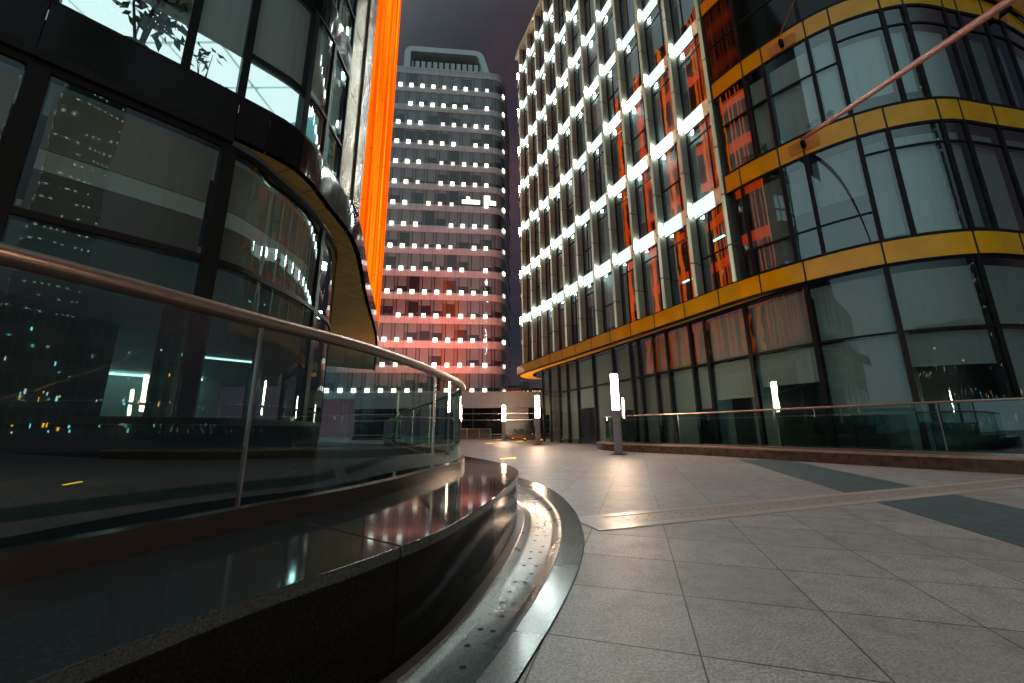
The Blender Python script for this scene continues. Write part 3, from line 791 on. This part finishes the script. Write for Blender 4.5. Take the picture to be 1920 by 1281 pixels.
# potted plants in the lit room and on the window sills
def leaf_cluster(m, c, r, n, size, rnd):
    for _ in range(n):
        d = Vector((rnd.gauss(0,1), rnd.gauss(0,1), rnd.gauss(0,.8))).normalized()*r*rnd.random()**.5
        p = Vector(c)+d
        u = Vector((rnd.gauss(0,1), rnd.gauss(0,1), rnd.gauss(-.3,.6))).normalized(); w = u.cross(Vector((rnd.gauss(0,1), rnd.gauss(0,1), 1))).normalized()
        s = size*rnd.uniform(.7, 1.3); nz = u.cross(w)*s*.12
        m.face([p, p+u*s*.5+w*s*.22+nz, p+u*s, p+u*s*.5-w*s*.22+nz])
def potted(loc, h, label, seed, stems=4, leafn=90, spread=.45, lsize=.16, pot=.17):
    rnd = random.Random(seed)
    e = tag(empty('potted_plant', loc), label, 'plant')
    m = MB(); m.tube([(0,0,0),(0,0,.06),(0,0,pot*1.7)], pot*.7, 16, 0, pot); m.build('pot', M['pot'], e)
    st = MB(); lf = MB()
    for k in range(stems):
        a = rnd.uniform(0, 2*PI); tip = Vector((math.cos(a)*spread*rnd.uniform(.3,1), math.sin(a)*spread*rnd.uniform(.3,1), h*rnd.uniform(.7,1)))
        base = Vector((math.cos(a)*.04, math.sin(a)*.04, pot*1.6))
        mid = base.lerp(tip, .5)+Vector((rnd.uniform(-.06,.06), rnd.uniform(-.06,.06), .08))
        st.tube([base, mid, tip], .022 if h > 1 else .008, 7, 0, .009 if h > 1 else .004)
        leaf_cluster(lf, tip, spread*.62, leafn//stems, lsize, rnd)
    st.build('stem', M['bark'], e); lf.build('foliage', M['leaf'], e)
    return e
potted((-5.35, 4.55, 6.0), 1.35, 'tall leafy potted tree silhouetted in the lit upstairs window', 3, 5, 230, .50, .20)
potted((-4.88, 5.15, 6.0), .85, 'small leafy potted plant in the lit upstairs window beside the thin mullion', 5, 4, 26, .26, .14, .13)
potted((-4.62, 5.35, 6.0), .42, 'low potted plant in the lit upstairs window close to the thick mullion', 9, 4, 18, .20, .14, .11)
for (s, z, h, sd, lab) in ((31.3, 10.33, .42, 11, 'round bushy plant on the sill under the brown pole'), (30.85, 10.33, .36, 12, 'spiky small plant on the sill left of the round bush'), (29.4, 10.33, .42, 14, 'dark round topped plant on the sill behind the two narrow panes'), (28.75, 10.33, .26, 15, 'low trailing plant on the sill nearest the pale fins')):
    p = R.off(s, -.13); potted((p[0], p[1], z+.06), h, lab, sd, 5, 60, .14, .07, .07)

# ------------------------------------------------------------------ centre tower
T = Curve([(-30,57.1),(-22,57.9),(-14,58.7),(-6,59.5),(-3.4,59.78),(-2.0,60.25),(-1.25,61.4),(-1.05,63),(-.7,70),(-.3,78)])
tw = tag(empty('office_tower', (0,0,0)), 'tall grey office tower with rows of small square white lights and rounded corner', 'tower')
TZ = [6.66+3.882*k for k in range(15)]
for k, z in enumerate(TZ):
    m = MB(); m.strip(T, 0, T.len, z-1.25, z-.12, -.5, .10, 0, .7); m.build('spandrel', M['tower_band'], tw)
    m = MB(); m.strip(T, 0, T.len, z-.119, z+2.631, -.5, 0, 0, .7); m.build('ribbon_window', M['ribbon'], tw)
z = TZ[-1]
m = MB(); m.strip(T, 0, T.len, z+2.632, z+3.6, -.5, .10, 0, .7); m.strip(T, 0, T.len, z+3.6, z+4.0, -.5, .14, 0, .7); m.build('parapet', M['tower_band'], tw)
m = MB(); m.prism(T.path(0, T.len, -.3, 1)+[(-30,80)], z+3.0, z+3.2); m.build('roof_slab', M['white_panel'], tw)
s_last = T.near(-3.6, 59.75); cnt = 0; rest = MB()
rnd = random.Random(4)
lit = []
for k, z in enumerate(TZ):
    for j in range(13):
        if rnd.random() < .10 and 0 < j: continue
        s = s_last-.55-1.92*j
        lit.append((k, j, s, z))
    lit.append((k, -1, T.near(-1.45, 61.0), z))
lit.sort(key=lambda q: (q[1], q[0]))
for (k, j, s, z) in lit:
    p = T.off(s, .18); m = rest if cnt >= 110 else MB()
    m.box((p[0], p[1], z), (.62, .14, .62), T.ang(s))
    if m is not rest: m.build('facade_light', M[rnd.choice(['tower_lamp','tower_lamp','tower_lamp_warm','tower_lamp_warm','tower_lamp_dim'])], tw)
    cnt += 1
kind(rest.build('facade_light', M['tower_lamp'], tw), 'stuff')
# a few lit office windows
for (s_, z_, w_, h_) in ((s_last-4.6, TZ[8]+.35, 3.0, .75), (s_last-.9, TZ[8]+.3, 2.0, .8), (s_last-.9, TZ[8]+1.1, 1.0, .9), (s_last-3.9, TZ[8]+1.15, .6, .5)):
    m = MB(); m.strip(T, s_, s_+w_, z_, z_+h_, .01, .03); m.build('lit_window', M['lit_window'] if 'lit_window' in M else M['dot'], tw)
# rooftop frame
def rounded_path(pts, r, n=6):
    out = []
    for i, p in enumerate(pts):
        if i in (0, len(pts)-1): out.append(Vector(p)); continue
        a = (Vector(pts[i-1])-Vector(p)).normalized(); c = (Vector(pts[i+1])-Vector(p)).normalized()
        for k in range(n+1):
            t = k/n; P0, P1, P2 = Vector(p)+a*r, Vector(p), Vector(p)+c*r
            out.append(P0*(1-t)**2+P1*2*t*(1-t)+P2*t*t)
    return out
fp = rounded_path([(-20.2,64.4),(-20.2,73.4),(-5.4,73.4),(-2.9,64.4)], 1.7)
m = MB()
th = 1.15
for i in range(len(fp)-1):
    a, c = fp[i], fp[i+1]; d = (c-a).normalized(); nn = Vector((d.y, -d.x))
    ai = fp[i]+Vector((((fp[min(i+1,len(fp)-1)]-fp[max(i-1,0)]).normalized()).y, -((fp[min(i+1,len(fp)-1)]-fp[max(i-1,0)]).normalized()).x))*th
    e2 = (fp[min(i+2,len(fp)-1)]-fp[i]).normalized(); ci = c+Vector((e2.y, -e2.x))*th
    yA = lambda x: 61.3+(x+19.8)*.09
    for (p, q, fl) in ((a, c, 0), (ci, ai, 0)):
        m.face([(p.x,yA(p.x),p.y),(p.x,yA(p.x)+9,p.y),(q.x,yA(q.x)+9,q.y),(q.x,yA(q.x),q.y)])
    m.face([(a.x,yA(a.x),a.y),(c.x,yA(c.x),c.y),(ci.x,yA(ci.x),ci.y),(ai.x,yA(ai.x),ai.y)])
m.build('roof_frame', M['crown_panel'], tw)
m = MB(); m.prism([(-18.9,62.0),(-4.4,63.3),(-4.4,70.2),(-18.9,70.0)], 64.4, 70.6, top=False, bottom=False); m.build('plant_room', M['crown_panel'], tw)
q = MB()
for k in range(13): q.box((-18.4+1.12*k, 61.9+.1*k, 67.5), (.22, .30, 6.1))
q.build('rib', M['frame'], tw)

# ------------------------------------------------------------------ podium across the plaza
pd = tag(empty('podium_building', (0,40,0)), 'low pale podium block with long horizontal rails at the far end of the plaza', 'building')
def pbox(name, x0, x1, y0, y1, z0, z1, mat):
    m = MB(); m.box(((x0+x1)/2, (y0+y1)/2-40, (z0+z1)/2), (x1-x0, y1-y0, z1-z0)); return m.build(name, mat, pd)
for x in range(-16, 10, 3): pbox('cladding_panel', x+.01, x+2.99, 40.0, 40.3, 3.05, 4.65, M['white_panel'])
pbox('roof_slab', -16, 11, 40.31, 56, 4.3, 4.64, M['white_panel'])
for x in range(-16, 10, 3):
    if x == -1: pbox('pale_column', x+.3, x+2.6, 40.25, 40.5, .25, 3.04, M['white_panel'])
    else:
        w = pbox('window', x+.02, x+2.98, 40.4, 40.5, .25, 3.04, M['fascia'])
        mm = MB(); mm.box((x+1.5, .36, 1.0), (.06, .06, 1.4)); mm.build('mullion', M['frame'], w)
for z in (2.45, 1.82, .42): pbox('horizontal_rail', -16, 11, 40.05, 40.12, z, z+.06, M['steel_pale'] if 'steel_pale' in M else M['steel'])
pbox('plinth', -16, 11, 40.02, 40.6, 0, .25, M['brown_stone'])
# greenery and buildings beyond the podium roof
def shrub(loc, rx, ry, h, label, n, size, seed, cat='shrub', name='shrub', trunk=False, group=None):
    rnd = random.Random(seed); e = tag(empty(name, loc), label, cat, group)
    lf = MB()
    for k in range(7):
        c = Vector((rnd.uniform(-.6,.6)*rx, rnd.uniform(-.6,.6)*ry, h*rnd.uniform(.35,.8)))
        for _ in range(n//7):
            d = Vector((rnd.gauss(0,1)*rx, rnd.gauss(0,1)*ry, rnd.gauss(0,1)*h*.5))*.33
            p = c+d
            if p.z < .03: p.z = .03+rnd.random()*.2*h
            u = Vector((rnd.gauss(0,1), rnd.gauss(0,1), rnd.gauss(.2,.8))).normalized(); w = u.cross(Vector((rnd.gauss(0,1), 1, rnd.gauss(0,1)))).normalized()
            s = size*rnd.uniform(.6,1.3)
            lf.face([p, p+u*s*.5+w*s*.25, p+u*s, p+u*s*.5-w*s*.25])
    st = MB(); 
    for k in range(3): st.tube([(0,0,0),(rnd.uniform(-.2,.2)*rx, rnd.uniform(-.2,.2)*ry, h*.6)], .03*max(.6,h), 6, 0, .01)
    st.build('trunk' if trunk else 'stem', M['bark'], e)
    lf.build('crown' if trunk else 'foliage', M['leaf'], e)
    return e
shrub((1.1,42.5,4.64), .9, .7, 1.5, 'dark bushy tree on the podium roof beside the orange soffit', 700, .16, 21, 'tree', 'roof_tree', True)
for k, x in enumerate((-.9, .2, 1.9, 2.9)): shrub((x,41.2,4.64), .75, .35, .42, 'low dark hedge bush along the podium roof edge', 260, .10, 30+k, 'bush', 'hedge_bush', False, 'hedge bushes along the podium roof edge')
db = tag(empty('distant_building', (.2,90,0)), 'distant white box shaped building with a roof antenna right of the tower', 'building')
m = MB(); m.box((0,0,5.0), (3.4,6,10.0)); m.build('wall', M['distant'], db)
m = MB(); m.box((0,-3.02,9.0), (3.4,.03,.5)); m.build('sign_strip', M['pink_strip'] if 'pink_strip' in M else M['orange3'], db)
m = MB(); m.box((.2,0,10.3), (2.2,2,.6)); m.build('roof_box', M['frame'], db)
m = MB(); m.tube([(-1.1,0,10),(-1.1,0,12.2)], .05, 6); m.build('antenna', M['steel'], db)
db = tag(empty('distant_building', (4.3,88,0)), 'distant block with speckled reddish lit windows between tower and orange soffit', 'building')
m = MB(); m.box((0,0,4.8), (4.2,6,9.6)); m.build('wall', M['frame'], db)
rnd = random.Random(8)
for r_ in range(4):
    for c_ in range(8):
        if rnd.random() < .75:
            m = MB(); m.box((-1.9+.5*c_, -3.03, 6.6+.75*r_), (.28,.04,.34)); m.build('window', rnd.choice([M['dot_red'] if 'dot_red' in M else M['dot_orange'], M['dot']]), db)

# ------------------------------------------------------------------ lamp posts
def lamp_post(label):
    e = tag(empty('lamp_post'), label, 'lamp', 'square lamp posts on the plaza')
    m = MB(); m.box((0,0,.012), (.44,.44,.024)); m.build('base_plate', M['frame'], e)
    m = MB(); m.box((0,0,.80), (.225,.225,1.55)); m.build('post', M['post_paint'], e)
    m = MB(); m.box((0,0,2.235), (.19,.19,1.31)); lt = m.build('light_column', M['lamp'], e)
    m = MB(); m.box((0,0,2.905), (.22,.22,.03)); m.build('cap', M['post_paint'], e)
    q = MB()
    for k in range(22): q.box((.102, 0, 1.66+.052*k), (.016, .17, .016))
    for sx, sy in ((-.104,-.104),(.104,-.104),(.104,.104),(-.104,.104)): q.box((sx, sy, 2.235), (.014,.014,1.30))
    q.build('louvre_grille', M['post_paint'], e)
    return e
first = lamp_post('nearest lit lamp post on the plaza, standing in front of the stone ledge end')
first.location = (3.80, 14.6, 0); first.rotation_euler = (0, 0, .95)
for (x, y, rz, lab) in ((1.50, 24.0, .95, 'lit lamp post standing below the tip of the orange soffit'),
                        (-.74, 33.6, .95, 'lit lamp post standing in front of the pale podium block'),
                        (5.6, -2.4, .3, 'lit lamp post on the open plaza outside the view, nearest the railing'),
                        (1.0, -6.5, .3, 'lit lamp post on the open plaza outside the view, nearest the bench'),
                        (11.0, -7.5, .3, 'lit lamp post on the open plaza outside the view, farthest along the ledge')):
    o = copy_tree(first); o.location = (x, y, 0); o.rotation_euler = (0, 0, rz); o['label'] = lab

# ground lights
gl = [(-1.57,26.8,'flat amber light bar set in the paving left of the middle lamp post'),(-1.2,36.6,'tiny amber light in the paving beside the podium lamp posts'),(.2,38.6,'tiny amber light in the paving before the podium plinth'),(.55,30.9,'short amber light bar in the paving near the planter'),(-.15,12.9,'long amber light bar in the paving just beyond the bench tip'),
      (4.2,-1.0,'amber light bar in the paving outside the view, nearest the bench'),(7.2,1.2,'amber light bar in the paving outside the view, nearest the ledge'),(8.5,-5.2,'amber light bar in the paving outside the view, farthest off')]
for i, (x, y, lab) in enumerate(gl):
    e = tag(empty('ground_light', (x, y, 0), .55), lab, 'light', 'amber light bars set in the paving')
    m = MB(); m.box((0,0,.004), (.62,.12,.008)); m.build('housing', M['steel'], e)
    m = MB(); m.box((0,0,.0105), (.56,.06,.005)); m.build('lens', M['ground_lamp'], e)

for (x, y, rx, lab) in ((-4.7, 21.4, 0, 'small amber uplight on the paving under the far tip of the gold tiled soffit'), (.95, 31.9, -8, 'small amber uplight at the foot of the glass corner under the orange soffit tip'), (2.0, 28.4, 0, 'small amber uplight on the paving below the orange soffit edge'), (.0, 34.6, -12, 'small amber uplight on the paving beside the terracotta planter')):
    e = tag(empty('uplight', (x, y, 0)), lab, 'light', 'amber uplights under the soffit')
    m = MB(); m.tube([(0,0,0),(0,0,.16)], .09, 12); m.build('housing', M['frame'], e)
    m = MB(); m.tube([(0,0,.161),(0,0,.17)], .075, 12); m.build('lens', M['ground_lamp'], e)
    ld = bpy.data.lights.new('uplight_beam', 'SPOT'); ld.energy = 900; ld.color = (1.0, .52, .10); ld.spot_size = math.radians(130); ld.spot_blend = 1.0; ld.shadow_soft_size = .07
    lo = bpy.data.objects.new('uplight_beam', ld); COL.objects.link(lo); lo.parent = e; lo.location = (0, 0, .19); lo.rotation_euler = (math.radians(180+rx), 0, 0)

# fence by the bench end, planter with shrub
fe = tag(empty('metal_fence', (-4.9,33.6,0)), 'low brown metal fence of close bars left of the podium lamp posts', 'fence')
fl = Vector((2.9, 3.2)); fa = math.atan2(fl.y, fl.x); ln = fl.length
m = MB()
for z in (.12, .98): m.box((fl.x/2, fl.y/2, z), (ln, .05, .05), fa)
m.build('rail', M['rail'], fe)
for k in range(4):
    t = k/3; m = MB(); m.box((fl.x*t, fl.y*t, .5), (.07,.07,1.0), fa); m.build('post', M['rail'], fe)
m = MB()
for k in range(1, 34):
    if k % 11: m.box((fl.x*k/33, fl.y*k/33, .55), (.022,.022,.80), fa)
kind(m.build('baluster', M['rail'], fe), 'stuff')
pl = tag(empty('planter', (1.0,37.2,0)), 'low wide terracotta planter at the foot of the curved glass corner', 'planter')
m = MB()
pr = [(1.35,0),(1.5,.16),(1.55,.30),(1.45,.36)]
for j in range(len(pr)-1):
    for k in range(24):
        a0, a1 = 2*PI*k/24, 2*PI*(k+1)/24; (r0, z0), (r1, z1) = pr[j], pr[j+1]
        m.face([(r0*math.cos(a0), r0*math.sin(a0), z0),(r0*math.cos(a1), r0*math.sin(a1), z0),(r1*math.cos(a1), r1*math.sin(a1), z1),(r1*math.cos(a0), r1*math.sin(a0), z1)], None, 0, True)
m.build('bowl', M['terracotta'], pl)
m = MB(); m.prism([(1.45*math.cos(2*PI*k/24), 1.45*math.sin(2*PI*k/24)) for k in range(24)], .30, .345); m.build('soil', M['bark'], pl)
shrub((.8,37.1,.345), 1.1, .8, .6, 'low dark spreading shrub filling the terracotta planter', 520, .14, 41)
shrub((1.5,37.3,.345), .35, .35, 1.5, 'upright conical shrub at the right of the terracotta planter', 420, .12, 42)

# ------------------------------------------------------------------ the city behind the viewer, seen only in the glass
bt = tag(empty('city_tower', (96,-112,0), .7), 'far tower with dotted lit windows mirrored in the dark glass', 'tower')
m = MB(); m.box((0,0,75), (10,9,150)); m.build('wall', M['far_facade'], bt)
m = MB(); rnd = random.Random(2)
for f in range(36):
    for k in range(9):
        if rnd.random() < .62: m.box((-4.4+1.1*k, 4.55, 8+3.9*f), (.22,.05,.26))
        if rnd.random() < .5: m.box((-5.05, -4+1.0*k, 8+3.9*f), (.05,.22,.26))
kind(m.build('window', M['dot'], bt), 'stuff')
def city_block(loc, rz, label, seed, length):
    rnd = random.Random(seed)
    bt = tag(empty('city_block', loc, rz), label, 'building')
    m = MB(); m.box((0,0,7), (length,10,14)); m.build('wall', M['far_facade'], bt)
    ms = [MB() for _ in range(3)]
    for f in range(4):
        for k in range(int(length/1.1)):
            for _q in range(rnd.choice((0,0,0,1,1,2)) if f < 2 else rnd.choice((0,0,0,0,0,1))):
                ms[rnd.choice((0,0,1,1,2))].box((-length/2+.6+1.1*k+rnd.uniform(-.4,.4), 5.05, 1.4+3.3*f+rnd.uniform(-.5,.5)), (rnd.uniform(.07,.24),.05,rnd.uniform(.10,.55)))
    for q, nm, mt in zip(ms, ('window','shop_window','shop_sign'), ('dot_teal','dot','dot_orange')): kind(q.build(nm, M[mt], bt), 'stuff')
city_block((14,-52,0), .1, 'long low block with teal shop lights mirrored in the dark curved corner glass', 5, 70)
city_block((58,-22,0), 1.15, 'low block beyond the ledge mirrored in the railing glass beside the bench', 6, 64)
for (x, y, lab) in ((9,-22,'nearest'),(-3,-26,'leftmost'),(20,-30,'right hand'),(2,-40,'farthest')):
    e = tag(empty('street_lamp', (x, y, 0)), lab+' tall amber street lamp mirrored in the dark glass', 'lamp', 'amber street lamps down the road')
    m = MB(); m.tube([(0,0,0),(0,0,7)], .09, 8, 0, .05); m.build('pole', M['post_paint'], e)
    m = MB(); m.box((.4,0,7.0), (1.0,.22,.10)); m.build('lamp_head', M['dot_orange'], e)

# ------------------------------------------------------------------ red floodlights on the podium roof, washing the tower
for (x, lab) in ((-17.5,'left'),(-10.5,'middle'),(-5.0,'right')):
    e = tag(empty('floodlight', (x, 47.5, 4.64)), lab+' red floodlight on the podium roof aimed up the tower', 'light', 'red floodlights on the podium roof')
    m = MB(); m.box((0,0,.15), (.5,.3,.3)); m.build('housing', M['frame'], e)
    ld = bpy.data.lights.new('flood_beam', 'SPOT'); ld.energy = 20000 if lab != 'right' else 12000; ld.color = (1.0, .14, .085); ld.spot_size = math.radians(105); ld.spot_blend = 1.0; ld.shadow_soft_size = .2
    lo = bpy.data.objects.new('flood_beam', ld); COL.objects.link(lo); lo.parent = e; lo.location = (0, 0, .4)
    lo.rotation_euler = (math.radians(180-38), 0, 0)

# ------------------------------------------------------------------ sky
W = bpy.data.worlds.new("World"); scene.world = W; W.use_nodes = True
nt = W.node_tree; nt.nodes.clear()
out = nt.nodes.new("ShaderNodeOutputWorld"); bg = nt.nodes.new("ShaderNodeBackground"); nt.links.new(bg.outputs[0], out.inputs[0])
tc = nt.nodes.new("ShaderNodeTexCoord")
no = nt.nodes.new("ShaderNodeTexNoise"); no.inputs["Scale"].default_value = 2.6; no.inputs["Detail"].default_value = 5
nt.links.new(tc.outputs["Generated"], no.inputs["Vector"])
cl = nt.nodes.new("ShaderNodeValToRGB"); e = cl.color_ramp.elements
e[0].position = .38; e[0].color = (.022, .025, .036, 1); e[1].position = .64; e[1].color = (.075, .045, .054, 1)
nt.links.new(no.outputs["Fac"], cl.inputs[0])
sp = nt.nodes.new("ShaderNodeSeparateXYZ"); nt.links.new(tc.outputs["Generated"], sp.inputs[0])
vm = nt.nodes.new("ShaderNodeVectorMath"); vm.operation = 'DOT_PRODUCT'
nt.links.new(tc.outputs["Generated"], vm.inputs[0]); vm.inputs[1].default_value = (-.52, -.56, .645)
mr = nt.nodes.new("ShaderNodeMapRange"); mr.interpolation_type = 'SMOOTHSTEP'
mr.inputs["From Min"].default_value = .10; mr.inputs["From Max"].default_value = 1.0
nt.links.new(vm.outputs["Value"], mr.inputs["Value"])
mx = nt.nodes.new("ShaderNodeMix"); mx.data_type = 'RGBA'
nt.links.new(mr.outputs[0], mx.inputs[0]); nt.links.new(cl.outputs[0], mx.inputs[6]); mx.inputs[7].default_value = (.41, .55, .58, 1)
nt.links.new(mx.outputs[2], bg.inputs[0]); bg.inputs[1].default_value = 1.0

# ------------------------------------------------------------------ camera
cd = bpy.data.cameras.new('camera'); co = bpy.data.objects.new('camera', cd); COL.objects.link(co)
cd.sensor_width = 36; cd.sensor_fit = 'HORIZONTAL'; cd.lens = 36*735/1920; cd.clip_start = .05; cd.clip_end = 800
r = Vector((.999970848, .00167250815, -.00745027392)); u = Vector((.00763569676, -.219031668, .975687873)); f = Vector((0, .975716317, .219038053))
mw = Matrix.Identity(4)
for k in range(3): mw[k][0] = r[k]; mw[k][1] = u[k]; mw[k][2] = -f[k]
mw[2][3] = .9
co.matrix_world = mw
scene.camera = co
scene.view_settings.view_transform = 'Standard'; scene.view_settings.look = 'None'
scene.view_settings.exposure = 0; scene.view_settings.gamma = 1
cy = scene.cycles
cy.use_denoising = True; cy.max_bounces = 10; cy.transparent_max_bounces = 16; cy.glossy_bounces = 5; cy.diffuse_bounces = 3; cy.transmission_bounces = 6
cy.sample_clamp_indirect = 6; cy.caustics_reflective = False; cy.caustics_refractive = False
